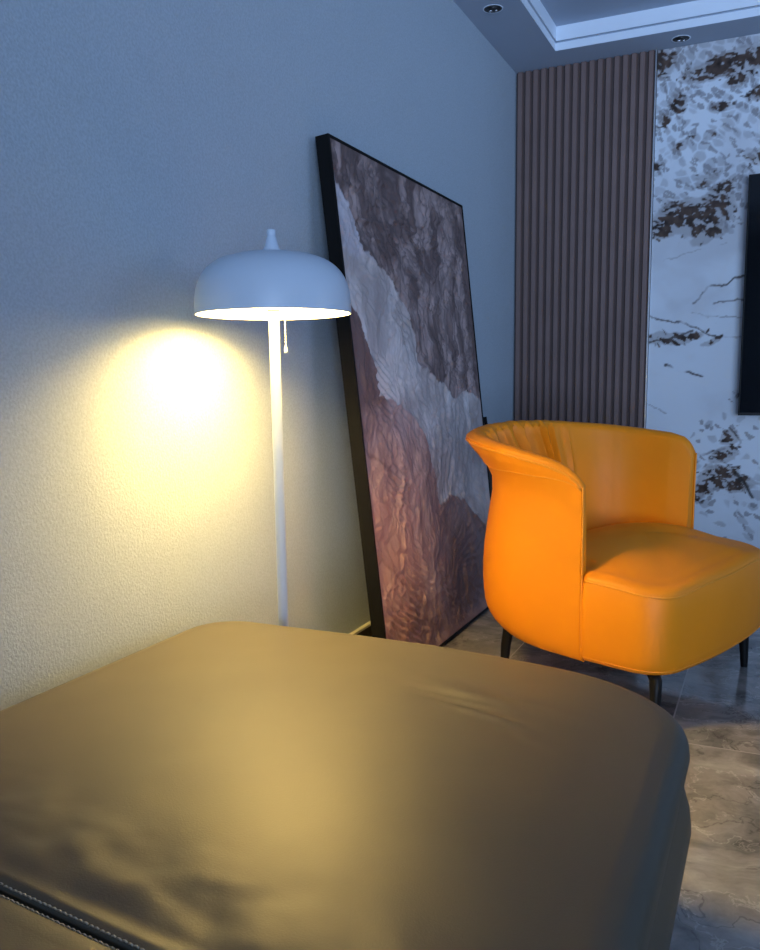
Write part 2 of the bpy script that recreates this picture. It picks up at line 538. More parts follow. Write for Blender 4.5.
col = mixc(col, (0.27, 0.245, 0.24), gm)


def vein(pts, w, strength, color=(0.07, 0.055, 0.05)):
    global col
    w = w * .65
    best = np.full(X.shape, 9.0)
    jx = X + 0.03 * (fbm(X * 12, Z * 12, 91) - .5)
    jz = Z + 0.05 * (fbm(X * 12, Z * 12, 97) - .5)
    for (x0, z0), (x1, z1) in zip(pts[:-1], pts[1:]):
        dx, dz = x1 - x0, z1 - z0
        t = np.clip(((jx - x0) * dx + (jz - z0) * dz) / (dx * dx + dz * dz), 0, 1)
        best = np.minimum(best, np.hypot(jx - x0 - t * dx, jz - z0 - t * dz))
    col = mixc(col, color, strength * (1 - sstep(w * .4, w, best)) * sstep(.25, .5, fbm(X * 9, Z * 9, 101)))


vein([(-.40, 1.36), (-.33, 1.44), (-.22, 1.48), (-.12, 1.47)], .011, .9)
vein([(-.30, 1.36), (-.20, 1.39), (-.12, 1.37)], .010, .75)
vein([(-.62, 1.32), (-.45, 1.27), (-.30, 1.20), (-.16, 1.18)], .008, .85)
vein([(-.40, 1.32), (-.26, 1.28), (-.16, 1.30)], .007, .6)
vein([(-.62, 1.17), (-.52, 1.19), (-.40, 1.23)], .012, .85)
vein([(-.53, 1.06), (-.45, 1.03), (-.34, 1.01)], .010, .95)
vein([(-.62, .86), (-.52, .81)], .006, .5)
vein([(-.45, .62), (-.33, .60), (-.22, .63)], .012, .6)
vein([(-.20, .74), (-.15, .66), (-.17, .62)], .012, .9)
vein([(-.16, .50), (-.10, .43), (-.08, .38)], .018, .9, (.03, .025, .022))
vein([(-.55, 1.60), (-.35, 1.63), (-.25, 1.66)], .005, .35)
vein([(0, 1.4), (.4, 1.2), (.8, 1.3), (1.5, 1.0)], .012, .7)
vein([(0, 2.0), (.5, 1.9), (1.2, 2.1)], .012, .7)
P = np.stack([X, np.full_like(X, D - .014), Z], -1)
mo = grid_obj('marble_wall_cladding', P, col, M_marble, smooth=False)
sol = mo.modifiers.new('solid', 'SOLIDIFY'); sol.thickness = .012; sol.offset = -1
tag(mo, 'white marble wall cladding with brown black mineral patches behind the television', 'wall cladding')

# ------------------------------------------------------------------ television
tvx0, tvx1, tvz0, tvz1, tvy = -0.163, 1.55, 0.802, 1.950, D - .115
e = empty('television', ((tvx0 + tvx1) / 2, D - .014, tvz0))
tag(e, 'large black flat screen television mounted on the marble wall', 'television')
def rel(mb, o):
    l = Vector(o.location)
    mb.v = [tuple(Vector(v) - l) for v in mb.v]
    return mb
rel(MB().box(tvx0, tvx1, tvy + .004, tvy + .036, tvz0, tvz1), e).build('bezel', M_black, e, bevel=.003)
rel(MB().box(tvx0 + .008, tvx1 - .008, tvy, tvy + .006, tvz0 + .014, tvz1 - .008), e).build('screen', M_screen, e)
rel(MB().box(.35, 1.05, tvy + .036, D - .027, 1.15, 1.6), e).build('wall_mount', M_dark, e)

# ------------------------------------------------------------------ big leaning painting
BL = np.array([-1.090, 2.425, 0.003]); TOPF = np.array([-1.276, 2.425, 1.747])
ev = TOPF - BL; LEN = float(np.linalg.norm(ev)) - .004; ev = ev / np.linalg.norm(ev)
eu = np.array([0, 1.0, 0]); en = np.array([ev[2], 0, -ev[0]])      # en: outward, away from the wall
WID, DEP, FB = 1.240, .046, .009
# tip the frame so its bottom back edge rests on the floor
BLl = BL + np.array([0, 0, abs(en[2]) * DEP])
def pt(u, v, d): return BLl + eu * u + ev * v + en * d
e = empty('leaning_painting', tuple(BLl + eu * WID / 2))
tag(e, 'large textured abstract painting in black frame leaning against the left wall', 'painting')
l0 = np.array(e.location)


def slab(mb, u0, u1, v0, v1, d0, d1):
    v = [pt(u, w, d) - l0 for d in (d0, d1) for w in (v0, v1) for u in (u0, u1)]
    return mb.add(v, [(0, 2, 3, 1), (4, 5, 7, 6), (0, 1, 5, 4), (2, 6, 7, 3), (0, 4, 6, 2), (1, 3, 7, 5)])


fr = MB()
slab(fr, 0, FB, 0, LEN, -DEP, 0); slab(fr, WID - FB, WID, 0, LEN, -DEP, 0)
slab(fr, FB, WID - FB, 0, FB, -DEP, 0); slab(fr, FB, WID - FB, LEN - FB, LEN, -DEP, 0)
fr.build('frame', M_blackf, e)
bk = MB(); slab(bk, FB, WID - FB, FB, LEN - FB, -DEP + .006, -DEP + .010)
bk.build('backing_board', M_linen, e)
nu, nv = 330, 470
U, V = np.meshgrid(np.linspace(FB, WID - FB, nu), np.linspace(FB, LEN - FB, nv))
U = U - .018
jag = lambda s, a: a * (fbm(U * 26, V * 26, s, 4) - .5)
A_pts = [(-.02, 1.648), (.039, 1.615), (.088, 1.562), (.13, 1.513), (.145, 1.429), (.246, 1.396), (.356, 1.357), (.432, 1.292), (.496, 1.223), (.528, 1.148),
         (.558, 1.042), (.633, 1.031), (.712, .992), (.798, .979), (.88, .913), (1.001, .948), (1.136, .932), (1.23, .899)]
B_pts = [(-.03, 1.38), (-.002, 1.34), (.021, 1.251), (.089, 1.191), (.109, 1.124), (.154, 1.04), (.165, .95), (.317, .919), (.441, .868), (.532, .785), (.57, .704), (.592, .612),
         (.612, .517), (.66, .525), (.752, .545), (.886, .502), (1.015, .422), (1.101, .371), (1.23, .30)]
fA = np.interp(U, *zip(*A_pts)); fB = np.interp(U, *zip(*B_pts))
hA = V - fA - jag(5, .032); hB = V - fB - jag(8, .032)
top = sstep(-.004, .004, hA); pale = (1 - top) * sstep(-.004, .004, hB); low = (1 - sstep(-.004, .004, hB))
swx = U + .25 * (fbm(U * 3, V * 3, 12) - .5); swz = V + .25 * (fbm(U * 3, V * 3, 14) - .5)
s1 = fbm(swx * 16, swz * 7, 22, 5)
s2 = fbm(swx * 9 + swz * 9, swz * 40, 25, 4)
ridge = 1 - np.abs(2 * fbm(swx * 9, swz * 9, 29, 4) - 1)
rg2 = 1 - np.abs(2 * fbm(swx * 22 + 4, swz * 15, 73, 4) - 1)
vert = .6 * fbm(swx * 40 + 3 * s1, swz * 5, 31, 4) + .4 * fbm(swx * 22 - swz * 12, swz * 16, 34, 4)
cT = mixc(np.ones(U.shape + (3,)) * np.array([.120, .082, .078]), (.30, .225, .215), sstep(.38, .70, s1))
cT = mixc(cT, (.06, .045, .045), .45 * sstep(.80, .99, rg2))  # dark lines painted along the relief to strengthen its soft shading
cP = mixc(np.ones(U.shape + (3,)) * np.array([.40, .35, .345]), (.62, .56, .55), sstep(.35, .7, fbm(swx * 12, swz * 6, 39)))
cP = mixc(cP, (.46, .43, .47), sstep(1.39, 1.42, V + jag(41, .04)) * .9)
cP = mixc(cP, (.33, .28, .27), .2 * sstep(.88, .99, ridge))
cL = mixc(np.ones(U.shape + (3,)) * np.array([.245, .155, .150]), (.46, .335, .32), sstep(.33, .70, .40 * vert + .60 * fbm(swx * 7, swz * 4.5, 131, 5)))
# torn layers of plaster inside the lower mass, each with a scalloped rim
for pts_, tone, am in (([(-.05, .78), (.10, .74), (.22, .66), (.30, .50), (.36, .34), (.38, .10)], (.40, .27, .25), .55),
                       ([(-.05, .36), (.05, .40), (.14, .34), (.22, .26), (.30, .15)], (.44, .31, .295), .6),
                       ([(.60, .20), (.72, .36), (.86, .40), (1.0, .30), (1.2, .16)], (.20, .135, .14), .55)):
    lay = V - np.interp(U, *zip(*pts_)) - .045 * (fbm(U * 20, V * 20, 141, 4) - .5)
    inside = (1 - sstep(-.004, .004, lay)) * (U < pts_[-1][0]) * (U > pts_[0][0])
    cL = mixc(cL, tone, am * inside)
    cL = mixc(cL, (.13, .075, .07), .5 * np.exp(-((lay - .008) / .008) ** 2) * (U < pts_[-1][0]) * (U > pts_[0][0]))
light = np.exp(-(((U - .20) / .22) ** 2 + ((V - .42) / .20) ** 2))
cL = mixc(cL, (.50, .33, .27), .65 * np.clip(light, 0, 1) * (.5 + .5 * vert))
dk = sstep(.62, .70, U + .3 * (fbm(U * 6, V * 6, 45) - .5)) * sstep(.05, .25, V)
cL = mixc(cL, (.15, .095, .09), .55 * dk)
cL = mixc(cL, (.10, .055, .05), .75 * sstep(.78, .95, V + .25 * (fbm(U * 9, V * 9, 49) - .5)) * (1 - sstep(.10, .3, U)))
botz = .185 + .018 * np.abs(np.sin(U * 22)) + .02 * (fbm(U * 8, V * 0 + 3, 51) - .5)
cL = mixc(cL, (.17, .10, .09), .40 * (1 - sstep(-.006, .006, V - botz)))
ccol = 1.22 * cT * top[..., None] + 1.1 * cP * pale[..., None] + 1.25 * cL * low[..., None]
# broken ridged knife strokes
fan = np.arctan2(V - .25, U - .62)
k1 = np.sin((U * .6 + V) * 210 + 12 * fbm(U * 5, V * 5, 61)) * sstep(.55, .75, fbm(U * 5 + 3, V * 4, 65))
k2 = np.sin(fan * 60 + 14 * fbm(U * 4, V * 4, 67)) * sstep(.5, .7, fbm(U * 4 + 9, V * 4, 69))
rg2 = 1 - np.abs(2 * fbm(swx * 22 + 4, swz * 15, 73, 4) - 1)
ht = .016 * (fbm(swx * 15, swz * 10, 71, 5) - .5) + .0060 * sstep(.80, .99, ridge) * (.5 + top) + .0045 * sstep(.78, .98, rg2) * (.4 + top) + .0026 * k1 + .0022 * k2 * (1 - top * .6)
ht = ht + .0028 * low * (vert - .5) * 2
for h in (hA, hB): ht = ht + .0035 * np.exp(-((h + .006) / .009) ** 2)
edge_d = np.minimum(np.minimum(U + .018 - FB, WID - FB - U - .018), np.minimum(V - FB, LEN - FB - V))
hf = np.clip(1.1 * ht - .012, -.036, -.001)
hf = -.003 + (hf + .003) * sstep(0, .035, edge_d)
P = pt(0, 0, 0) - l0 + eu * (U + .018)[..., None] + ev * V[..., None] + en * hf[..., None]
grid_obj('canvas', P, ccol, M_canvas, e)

# ------------------------------------------------------------------ small frame behind it
W2, H2, D2 = 1.365, .818, .022
b0 = np.array([-1.185, 2.765, 0.0])
t0 = np.array([-1.312, 2.765, .824])
e2v = (t0 - b0); e2v /= np.linalg.norm(e2v); e2n = np.array([e2v[2], 0, -e2v[0]])
b0 = b0 + np.array([0, 0, abs(e2n[2]) * D2 + .001])
e = empty('picture_frame', tuple(b0 + eu * W2 / 2))
tag(e, 'smaller black picture frame leaning behind the large painting, only its edge showing', 'picture frame')
l2 = np.array(e.location)


def slab2(mb, u0, u1, v0, v1, d0, d1):
    v = [b0 + eu * u + e2v * w + e2n * d - l2 for d in (d0, d1) for w in (v0, v1) for u in (u0, u1)]
    return mb.add(v, [(0, 2, 3, 1), (4, 5, 7, 6), (0, 1, 5, 4), (2, 6, 7, 3), (0, 4, 6, 2), (1, 3, 7, 5)])


m = MB(); slab2(m, 0, .03, 0, H2, -D2, 0); slab2(m, W2 - .03, W2, 0, H2, -D2, 0); slab2(m, .03, W2 - .03, 0, .03, -D2, 0); slab2(m, .03, W2 - .03, H2 - .03, H2, -D2, 0)
m.build('frame', M_blackf, e)
m = MB(); slab2(m, .03, W2 - .03, .03, H2 - .03, -D2 + .004, -.006)
m.build('picture_panel', M_linen, e)

# ------------------------------------------------------------------ floor lamp
LX, LY = -1.082, 1.762
RZ, RR, TH = 1.157, .183, .1405          # shade rim height, radius, shade height
lamp = empty('floor_lamp', (LX, LY, 0))
tag(lamp, 'slim white floor lamp with lit mushroom dome shade beside the left wall', 'lamp')
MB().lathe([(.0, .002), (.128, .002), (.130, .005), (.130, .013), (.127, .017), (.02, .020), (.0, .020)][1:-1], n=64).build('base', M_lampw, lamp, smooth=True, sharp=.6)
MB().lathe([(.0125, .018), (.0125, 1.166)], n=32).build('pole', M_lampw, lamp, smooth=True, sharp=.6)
# shade: superellipse dome, flattish top, straight sides
prof = []
for k in range(0, 33):
    a = k / 32 * PI / 2
    r = RR * (1.0 - .012 * (1 - math.cos(a))) * max(math.cos(a), 0) ** (2 / 3.05)
    z = TH * max(math.sin(a), 0) ** (2 / 2.9)
    prof.append((max(r, .0006), z))
outer = [(r, z) for r, z in prof]
th = .003
inner = [(max(r - th, .0004), z * (TH - th) / TH) for r, z in prof]
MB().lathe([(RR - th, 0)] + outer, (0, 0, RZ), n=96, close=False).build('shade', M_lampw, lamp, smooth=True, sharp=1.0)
MB().lathe(inner, (0, 0, RZ), n=96, close=False).build('shade_lining', M_lampin, lamp, smooth=True)
MB().lathe([(.0240, -.004), (.0225, .002), (.0155, .018), (.0115, .032), (.0105, .037), (.0095, .0375), (.0095, .0390), (.0105, .0395), (.0105, .0510), (.0085, .0530)], (0, 0, RZ + TH), n=32).build('finial', M_lampw, lamp, smooth=True, sharp=.7)
# socket on top of the pole, one round bulb inside the dome
MB().lathe([(.016, 1.165), (.019, 1.168), (.019, 1.196), (.015, 1.200)], n=32).build('socket', M_lampw, lamp, smooth=True, sharp=.7)
MB().lathe([(.010, -.028), (.019, -.021), (.026, -.010), (.028, .002), (.026, .012), (.019, .022), (.010, .027), (.002, .029)], (0, 0, 1.222), n=32).build('bulb', M_bulb, lamp, smooth=True)
MB().lathe([(.004, 1.2555), (.150, 1.2555), (.152, 1.2575), (.150, 1.2595), (.004, 1.2595)], n=64).build('glow_disc', M_glowdisc, lamp, smooth=True, sharp=.6)  # added disc, its glow replaces light bounced off the lining
MB().lathe([(.003, 1.250), (.003, RZ + TH - .004)], n=10).build('shade_rod', M_lampw, lamp, smooth=True)
# pull chain
ch = MB()
cx, cyy = .023, .012
for k in range(24):
    z = RZ + .085 - .0068 * k
    ch.lathe([(.0006, -.0024), (.0019, -.0012), (.0022, 0), (.0019, .0012), (.0006, .0024)], (cx, cyy, z), 8)
ch.tube([(cx, cyy, RZ + .09), (cx, cyy, RZ - .075)], .0006, 6)
ch.tube([(cx, cyy, RZ + .088), (.012, .012, RZ + .088)], .002, 6)
pc = ch.build('pull_chain', M_lampw, lamp, smooth=True)
MB().lathe([(.0018, .004), (.0036, .0), (.0042, -.006), (.0050, -.010), (.0020, -.012)], (cx, cyy, RZ - .078), 16).build('pull_knob', M_lampw, pc, smooth=True)


# ------------------------------------------------------------------ orange barrel armchair
ca, sa = math.cos(-0.35), math.sin(-0.35)
chair = empty('armchair', (-.396, 2.846, 0), -0.35)         # local x = facing, local y = to its left (far side)
tag(chair, 'orange leather barrel armchair with pleated back on black legs', 'armchair')


def arc_plan():
    """shell plan in chair space: near arm front -> round the back -> far arm front"""
    pts = []
    hw, uf, ub = .390, .038, -.452
    R_ = .335
    n1 = 14
    for k in range(n1): pts.append((uf + (ub + R_ - uf) * k / n1, -hw))
    # rounded back as a superellipse half
    n2 = 76
    for k in range(n2 + 1):
        a = -PI / 2 - PI * k / n2
        cs, sn = math.cos(a), math.sin(a)
        x = ub + R_ + R_ * math.copysign(abs(cs) ** (2 / 2.25), cs)
        y = hw * math.copysign(abs(sn) ** (2 / 2.25), sn)
        pts.append((x, y))
    ufar = .018
    for k in range(1, n1 + 1): pts.append((ub + R_ + (ufar - ub - R_) * k / n1, hw))
    # resample
    p = np.array(pts)
    d = np.r_[0, np.cumsum(np.hypot(*np.diff(p, axis=0).T))]
    s = np.linspace(0, d[-1], 150)
    return np.stack([np.interp(s, d, p[:, 0]), np.interp(s, d, p[:, 1])], -1), s / d[-1]


plan, sp = arc_plan()
tang = np.gradient(plan, axis=0)
tang /= np.hypot(*tang.T)[:, None]
nor = np.stack([-tang[:, 1], tang[:, 0]], -1)         # points outward?
if np.dot(nor[75], (-1, 0)) < 0: nor = -nor
top_h = np.interp(sp, [0, .015, .035, .08, .16, .28, .40, .5, .62, .76, .88, .94, .975, .99, 1], [.685, .708, .728, .752, .782, .808, .826, .832, .828, .812, .795, .786, .772, .752, .725])
flare = np.interp(sp, [0, .05, .15, .3, .5, .7, .9, 1], [.004, .018, .060, .090, .070, .035, .012, .004])
thick = np.interp(sp, [0, .05, .2, .5, .8, .95, 1], [.030, .046, .074, .088, .085, .066, .045])
bot_h = np.interp(sp, [0, .10, .25, .5, .75, .9, 1], [.158, .160, .175, .185, .175, .160, .158])
rng = np.random.RandomState(4)
pleats = [(.225, .009, .014), (.262, .009, .016), (.298, .011, .018), (.335, .010, .018), (.372, .012, .021), (.410, .009, .018), (.446, .011, .022), (.488, .012, .028), (.528, .009, .026), (.556, .006, .012), (.578, .007, .022), (.604, .006, .014), (.650, .016, .009)]
rows = []
zf = [0, .006, .016, .03, .05, .075, .105, .14, .20, .28, .36, .45, .60, .72, .80, .86, .90, .94, .97, .99]
# outside, bottom to top
for t in zf:
    z = bot_h + (top_h - bot_h) * t
    o_ = flare * sstep(.78, 1.02, np.full_like(sp, t)) ** 1.1
    o_ = o_ + .030 * math.sin(min(t / .72, 1) ** .8 * PI) * np.interp(sp, [0, .12, .3, .7, .88, 1], [0, .35, 1, 1, .35, 0])    # gentle belly
    o_ = o_ - .055 * (1 - math.sqrt(max(0, 1 - (1 - min(t / .15, 1)) ** 2))) * np.interp(sp, [0, .08, .25, 1], [.35, .5, 1, 1])
    rows.append((o_, z))
NO = len(zf)
# rim roll over
for k in range(1, 8):
    a = PI * k / 8
    hh = thick / 2 * .85
    o_ = flare - hh * (1 - math.cos(a))
    z = top_h - .002 + np.minimum(hh, .020) * math.sin(a) * .9
    rows.append((o_, z))
# inside, top to seat
for t in [.985, .95, .90, .84, .76, .66, .54, .42, .30]:
    z = bot_h + (top_h - bot_h) * t
    o_ = flare * sstep(.72, 1.02, np.full_like(sp, t)) - thick * .85 - .012 * (1 - t)
    pl = sum(a * np.exp(-((sp - c_) / (w_ * .45)) ** 2) - a * .8 * np.exp(-((sp - c_ + w_ * .9) / (w_ * .5)) ** 2) for c_, w_, a in pleats)
    fade = sstep(.34, .70, np.full_like(sp, t)) * 1.0
    o_ = o_ - pl * fade * .9
    rows.append((o_, z))
verts, faces = [], []
ns = len(sp)
for i, (o_, z) in enumerate(rows):
    # carry pleats a little over the rim
    if NO + 2 <= i <= NO + 6:
        pl = sum(a * np.exp(-((sp - c_) / (w_ * .45)) ** 2) for c_, w_, a in pleats)
        z = z + pl * .35 * (i - NO - 1) / 5
    q = plan + nor * o_[:, None]
    verts += [(q[k, 0], q[k, 1], z[k]) for k in range(ns)]
nr = len(rows)
for i in range(nr - 1):
    for k in range(ns - 1):
        faces.append((i * ns + k, i * ns + k + 1, (i + 1) * ns + k + 1, (i + 1) * ns + k))
faces.append(tuple(i * ns for i in range(nr)))
faces.append(tuple(i * ns + ns - 1 for i in range(nr)))
faces += [(k, k + 1, (nr - 1) * ns + k + 1, (nr - 1) * ns + k) for k in range(ns - 1)]
shell = mesh_obj('barrel_back', verts, faces, M_orange, chair, True, sharp=.9)


def row_pts(i, push=.001, k0=0, k1=None):
    o_, z = rows[i]
    q = plan + nor * (o_ + push)[:, None]
    return [(q[k, 0], q[k, 1], z[k]) for k in range(ns)][k0:k1]


pp = MB()
pp.tube(row_pts(NO - 1, .001), .0036, 8)
pp.build('rim_piping', M_pipe, shell, smooth=True)
def shell_point(k, z):
    zz = [rows[i][1][k] for i in range(NO)]; oo = [rows[i][0][k] for i in range(NO)]
    q = plan[k] + nor[k] * (np.interp(z, zz, oo) + .0006)
    return (q[0], q[1], z)


drop = np.interp(sp, [0, .03, .10, .22, .5, .8, .95, 1], [.010, .026, .050, .078, .075, .05, .025, .012])
pp = MB(); pp.tube([shell_point(k, top_h[k] - drop[k]) for k in range(ns)], .0020, 6); pp.build('flare_seam', M_pipe, shell, smooth=True)
for kk in (0, ns - 1):
    o_pts = []
    for i in range(0, NO + 1):
        o_, z = rows[i]
        q = plan[kk] + nor[kk] * (o_[kk] - .004)
        o_pts.append((q[0] + .003, q[1], z[kk]))
    pp = MB(); pp.tube(o_pts, .0034, 8); pp.build('arm_edge_piping', M_pipe, shell, smooth=True)


# seat: straight-sided block with a crowned top
def seat_outline(n=200):
    # rounded rectangle, bowed front; narrower behind the arm fronts
    pts = []
    def corner(cx_, cy_, r, a0, a1, m=14):
        for k in range(m + 1):
            a = a0 + (a1 - a0) * k / m
            pts.append((cx_ + r * math.cos(a), cy_ + r * math.sin(a)))
    hw = .394
    pts.append((.052, -hw))
    corner(.205, -hw + .11, .11, -PI / 2, 0.0 - .10)
    for v in np.linspace(-.22, .22, 15): pts.append((.322 + .016 * (1 - (v / .25) ** 2), v))
    corner(.205, hw - .11, .11, .10, PI / 2)
    pts.append((.052, hw))
    pts.append((.040, hw - .012)); pts.append((.010, .368)); pts.append((-.10, .355)); pts.append((-.2, .315)); pts.append((-.30, .20)); pts.append((-.345, 0))
    pts.append((-.30, -.20)); pts.append((-.2, -.315)); pts.append((-.10, -.355)); pts.append((.010, -.368)); pts.append((.040, -hw + .012))
    p = np.array(pts + [pts[0]])
    d = np.r_[0, np.cumsum(np.hypot(*np.diff(p, axis=0).T))]
    s = np.linspace(0, d[-1], n, endpoint=False)
    return np.stack([np.interp(s, d, p[:, 0]), np.interp(s, d, p[:, 1])], -1)


so = seat_outline()
cen = np.array([.02, 0.0])
def inset(o, dist):
    v = o - cen
    L_ = np.hypot(*v.T)[:, None]
    return cen + v * (1 - dist / L_)


seam_z = .408 + .014 * sstep(-.1, .3, so[:, 1]) - .020 * np.exp(-(((so[:, 0] - .28) / .12) ** 2 + ((np.abs(so[:, 1]) - .33) / .12) ** 2))
srows = []
for t, ins in ((0, .040), (.03, .016), (.08, .006), (.2, 0), (.5, -.005), (.8, -.002), (.97, .003), (1.0, .006)):
    q = inset(so, ins)
    srows.append(np.c_[q, .158 + (seam_z - .158) * t])
for k in range(1, 9):
    a = k / 8 * PI / 2
    q = inset(so, .006 + .050 * (1 - math.cos(a)))
    srows.append(np.c_[q, seam_z + .030 * math.sin(a)])
for s in (.95, .90, .84, .76, .67, .57, .46, .35, .24, .12):
    q = cen + (inset(so, .056) - cen) * s
    ex, ey = np.clip(np.abs((q[:, 0] - .01) / .30), 0, 1), np.clip(np.abs(q[:, 1] / .345), 0, 1)
    srows.append(np.c_[q, seam_z * s + .408 * (1 - s) + .030 + .062 * ((1 - ex ** 2) * (1 - ey ** 4)) ** 1.35])
n = len(so)
sv = [tuple(p) for r in srows for p in r] + [(cen[0], cen[1], .498)]
sf = [(i * n + k, i * n + (k + 1) % n, (i + 1) * n + (k + 1) % n, (i + 1) * n + k) for i in range(len(srows) - 1) for k in range(n)]
last = (len(srows) - 1) * n
sf += [(last + k, last + (k + 1) % n, len(sv) - 1) for k in range(n)]
sf.append(tuple(range(n)))
seat = mesh_obj('seat', sv, sf, M_orange, chair, True, sharp=1.0)
front = [k for k in range(n) if so[k, 0] > .05]
order = sorted(front, key=lambda k: k)
pp = MB(); pp.tube([tuple(srows[7][k] + np.array([0, 0, .001])) for k in order], .0028, 8); pp.build('seat_piping', M_pipe, seat, smooth=True)
pp = MB(); pp.tube([tuple(srows[2][k]) for k in order], .0018, 8); pp.build('hem_piping', M_pipe, seat, smooth=True)
MB().lathe([(.24, 0), (.25, .01), (.25, .03)], (-.02, 0, .135), n=48).build('base_plate', M_dark, chair, smooth=True, sharp=.6)
for (lu, lv) in ((.262, -.345), (.228, .358), (-.285, -.318), (-.285, .310)):
    su, sv_ = (1 if lu > 0 else -1), (1 if lv > 0 else -1)
    lg = MB()
    if su > 0:
        lg.tube([(lu - su * .05, lv - sv_ * .045, .165), (lu - su * .012, lv - sv_ * .010, .158), (lu, lv, .145), (lu + su * .002, lv + sv_ * .002, .10), (lu + su * .006, lv + sv_ * .006, .0)],
                [.016, .018, .018, .0165, .0115], 16)
    else:
        lg.tube([(lu + .012, lv - sv_ * .008, .20), (lu + .004, lv, .13), (lu - .002, lv + sv_ * .004, .0)], [.019, .0165, .0115], 16)
    lg.build('leg', M_black, chair, smooth=True, sharp=.9)

# ------------------------------------------------------------------ taupe leather chaise
sofa = empty('chaise_sofa', (-.68, .70, 0))
tag(sofa, 'dark taupe leather chaise sofa with double stitched seam in the foreground', 'sofa')
sx, sy = sofa.location.x, sofa.location.y


def seam_y(x): return .628 - .112 * (x + .68)


def pad(outline, z_bot, z_edge, z_top, r, cfun, name, mat, parent, bulge=.0, nin=34, bot_in=.02, rr=None):
    """soft slab from a plan outline: bottom seam, bulging side, rounded edge, crowned top"""
    o = np.array(outline)
    c0 = o.mean(0)
    tg = np.roll(o, -1, 0) - np.roll(o, 1, 0)
    tg /= np.hypot(*tg.T)[:, None]
    nn = np.stack([tg[:, 1], -tg[:, 0]], -1)
    if np.mean(np.sum(nn * (o - c0), 1)) < 0: nn = -nn
    rr_ = np.full(len(o), r) if rr is None else rr
    rws = []
    for k in range(0, 7):
        t = k / 7
        z = z_bot + (z_edge - r - z_bot) * t
        ins = bot_in * (1 - math.sin(t * PI / 2)) - bulge * math.sin(t * PI)
        rws.append(np.c_[o - nn * ins, np.full(len(o), z)])
    for k in range(0, 9):
        a = k / 8 * PI / 2 * .92
        ins = rr_ * (1 - math.cos(a))
        rws.append(np.c_[o - nn * ins[:, None], z_edge - rr_ + rr_ * math.sin(a)])
    basep = rws[-1]
    mid = (o.max(0) + o.min(0)) / 2; hal = (o.max(0) - o.min(0)) / 2
    for k in range(1, nin + 1):
        s = 1 - k / (nin + .0)
        if s < .012: break
        q = c0 + (basep[:, :2] - c0) * s
        z = basep[:, 2].mean() + (basep[:, 2] - basep[:, 2].mean()) * s ** 10
        rws.append(np.c_[q, z])
    for i in range(16, len(rws)):
        ex = np.clip(np.abs((rws[i][:, 0] - mid[0]) / hal[0]), 0, 1); ey = np.clip(np.abs((rws[i][:, 1] - mid[1]) / hal[1]), 0, 1)
        rws[i][:, 2] += (z_top - z_edge) * (1 - ex ** 3) * (1 - ey ** 3)
        rws[i][:, 2] += cfun(rws[i][:, 0], rws[i][:, 1]) * min(1, (i - 15) / 4)
    nO = len(o)
    v = [(p[0] - sx, p[1] - sy, p[2]) for r_ in rws for p in r_]
    f = [(i * nO + k, i * nO + (k + 1) % nO, (i + 1) * nO + (k + 1) % nO, (i + 1) * nO + k) for i in range(len(rws) - 1) for k in range(nO)]
    f.append(tuple(range(nO)))
    f.append(tuple(range((len(rws) - 1) * nO, len(rws) * nO)))
    return mesh_obj(name, v, f, mat, parent, True, sharp=1.2), rws


def dense(pts, n):
    p = np.array(pts + [pts[0]])
    d = np.r_[0, np.cumsum(np.hypot(*np.diff(p, axis=0).T))]
    s = np.linspace(0, d[-1], n, endpoint=False)
    return np.stack([np.interp(s, d, p[:, 0]), np.interp(s, d, p[:, 1])], -1)


def corner_pts(cx_, cy_, rx, ry, a0, a1, m=16):
    return [(cx_ + rx * math.cos(a0 + (a1 - a0) * k / m), cy_ + ry * math.sin(a0 + (a1 - a0) * k / m)) for k in range(m + 1)]


OX0, OX1, OY1 = -1.262, -.098, 1.720
far_out = []
far_out += [(OX1 - .012, seam_y(OX1) + .003), (OX1 - .003, seam_y(OX1) + .010), (OX1, seam_y(OX1) + .020)]
far_out += corner_pts(OX1 - .34, OY1 - .32, .34, .265, 0.0, PI / 2 * .88)
far_out += [(-.62, OY1 - .012), (-.85, OY1)]
far_out += corner_pts(OX0 + .13, OY1 - .13, .13, .13, PI / 2, PI)
far_out += [(OX0, seam_y(OX0) + .020), (OX0 + .003, seam_y(OX0) + .010), (OX0 + .012, seam_y(OX0) + .003)]
xs = np.linspace(OX0 + .012, OX1 - .012, 40)
far_out += [(x, seam_y(x) + .0015) for x in xs[1:-1]]
fo = dense(far_out, 260)
near_edge = np.abs(fo[:, 1] - seam_y(fo[:, 0])) < .03
rr = np.where(near_edge, .004, .040)
rr = np.convolve(np.r_[rr[-6:], rr, rr[:6]], np.ones(13) / 13, 'valid')


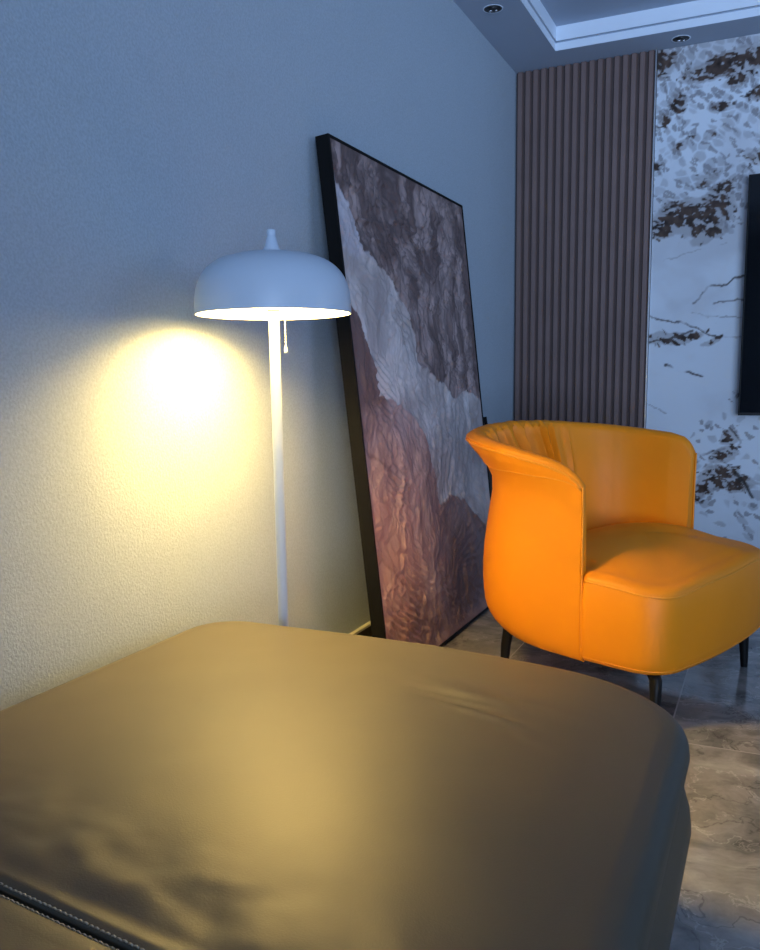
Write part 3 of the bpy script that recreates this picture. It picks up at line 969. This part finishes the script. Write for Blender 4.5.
def wrinkle(x, y):
    x = np.asarray(x, float); y = np.asarray(y, float)
    h = .006 * (fbm(x * 3.2 + 5, y * 3.2, 5, 3) - .5)
    # pulled leather near the seam: soft ripples
    w = np.exp(-((y - seam_y(x) - .07) / .085) ** 2)
    h = h - .006 * np.exp(-((y - seam_y(x)) / .05) ** 2)
    h = h + w * .0075 * (fbm(x * 9 + 2.5 * y, y * 13, 11, 3) - .5) * 2
    # creases by the right rear corner
    for (cx_, cy_, ang, L_, W_, a_) in ((-.47, 1.34, -.22, .085, .014, -.0060), (-.43, 1.315, -.30, .07, .012, .0050), (-.50, 1.375, -.15, .09, .012, -.0030),
                                       (-.44, 1.42, -.30, .13, .012, -.0018), (-.46, 1.39, -.34, .12, .012, .0015), (-.36, 1.27, -.5, .06, .014, -.0026)):
        dx, dy = x - cx_, y - cy_
        a1 = dx * math.cos(ang) + dy * math.sin(ang); b1 = -dx * math.sin(ang) + dy * math.cos(ang)
        h = h + a_ * np.exp(-(a1 / L_) ** 2 - (b1 / W_) ** 2)
    return h


cush, crows = pad(fo, .348, .425, .446, .040, wrinkle, 'seat_cushion', M_taupe, sofa, bulge=.004, nin=70, bot_in=.030, rr=rr)
# near cushion on this side of the stitched seam
near_out = [(x, seam_y(x) - .0015) for x in np.linspace(OX1 - .012, OX0 + .012, 40)] + [(OX0 + .003, seam_y(OX0) - .010), (OX0, seam_y(OX0) - .020)]
near_out += corner_pts(OX0 + .08, -.45, .08, .08, PI, PI * 1.5, 8) + corner_pts(OX1 - .08, -.45, .08, .08, PI * 1.5, PI * 2, 8) + [(OX1, seam_y(OX1) - .020), (OX1 - .003, seam_y(OX1) - .010)]
no_ = dense(near_out, 200)
ne = np.abs(no_[:, 1] - seam_y(no_[:, 0])) < .03
rr2 = np.where(ne, .004, .04); rr2 = np.convolve(np.r_[rr2[-6:], rr2, rr2[:6]], np.ones(13) / 13, 'valid')
def wr2(x, y):
    return .006 * (fbm(np.asarray(x) * 6 + 9, np.asarray(y) * 6, 31, 3) - .5) - .006 * np.exp(-((y - seam_y(x)) / .05) ** 2)
cush2, crows2 = pad(no_, .348, .422, .440, .040, wr2, 'front_cushion', M_taupe, sofa, bulge=.004, nin=40, bot_in=.030, rr=rr2)
# seam groove and two rows of stitches
xs = np.linspace(OX0 + .04, OX1 - .03, 60)
g = MB().tube([(x - sx, seam_y(x) - sy, .414) for x in xs], .0030, 8)
g.build('seam_welt', M_seam, sofa, smooth=True)


def top_at(rws, x, y):
    Q = np.concatenate(rws[14:30])
    d = np.hypot(Q[:, 0] - x, Q[:, 1] - y)
    k = np.argsort(d)[:4]
    w = 1 / (d[k] + 1e-4)
    return float(np.sum(Q[k, 2] * w) / np.sum(w))


for sgn, rws, par in ((1, crows, cush), (-1, crows2, cush2)):
    st = MB()
    x = OX0 + .06
    while x < OX1 - .06:
        y = seam_y(x) + sgn * .0056
        z0, z1 = top_at(rws, x, y), top_at(rws, x + .0062, y - .0007)
        st.tube([(x - sx, y - sy, z0 + .0002), (x + .003 - sx, y - sy, (z0 + z1) / 2 + .0012), (x + .0062 - sx, y - .0007 - sy, z1 + .0002)], .0011, 5)
        x += .0085
    o = st.build('stitching', M_thread, par, smooth=True)
# base under both cushions, bulging
base_out = []
base_out += corner_pts(OX1 - .34, OY1 - .32, .335, .255, 0.0, PI / 2 * .88)
base_out += [(-.62, OY1 - .022), (-.85, OY1 - .012)] + corner_pts(OX0 + .14, OY1 - .14, .13, .13, PI / 2, PI)
base_out += corner_pts(OX0 + .09, -.44, .08, .08, PI, PI * 1.5, 8) + corner_pts(OX1 - .09, -.44, .08, .08, PI * 1.5, PI * 2, 8)
bo = dense(base_out, 220)
base, brows = pad(bo, .095, .352, .352, .035, lambda x, y: 0 * np.asarray(x), 'base', M_taupe, sofa, bulge=.026, nin=6, bot_in=.075)
for (x, y) in ((-1.16, 1.60), (-.22, 1.45), (-1.16, -.38), (-.16, -.38)):
    MB().lathe([(.016, 0), (.024, .10)], (x - sx, y - sy, 0), 20).build('leg', M_black, sofa, smooth=True, sharp=.7)
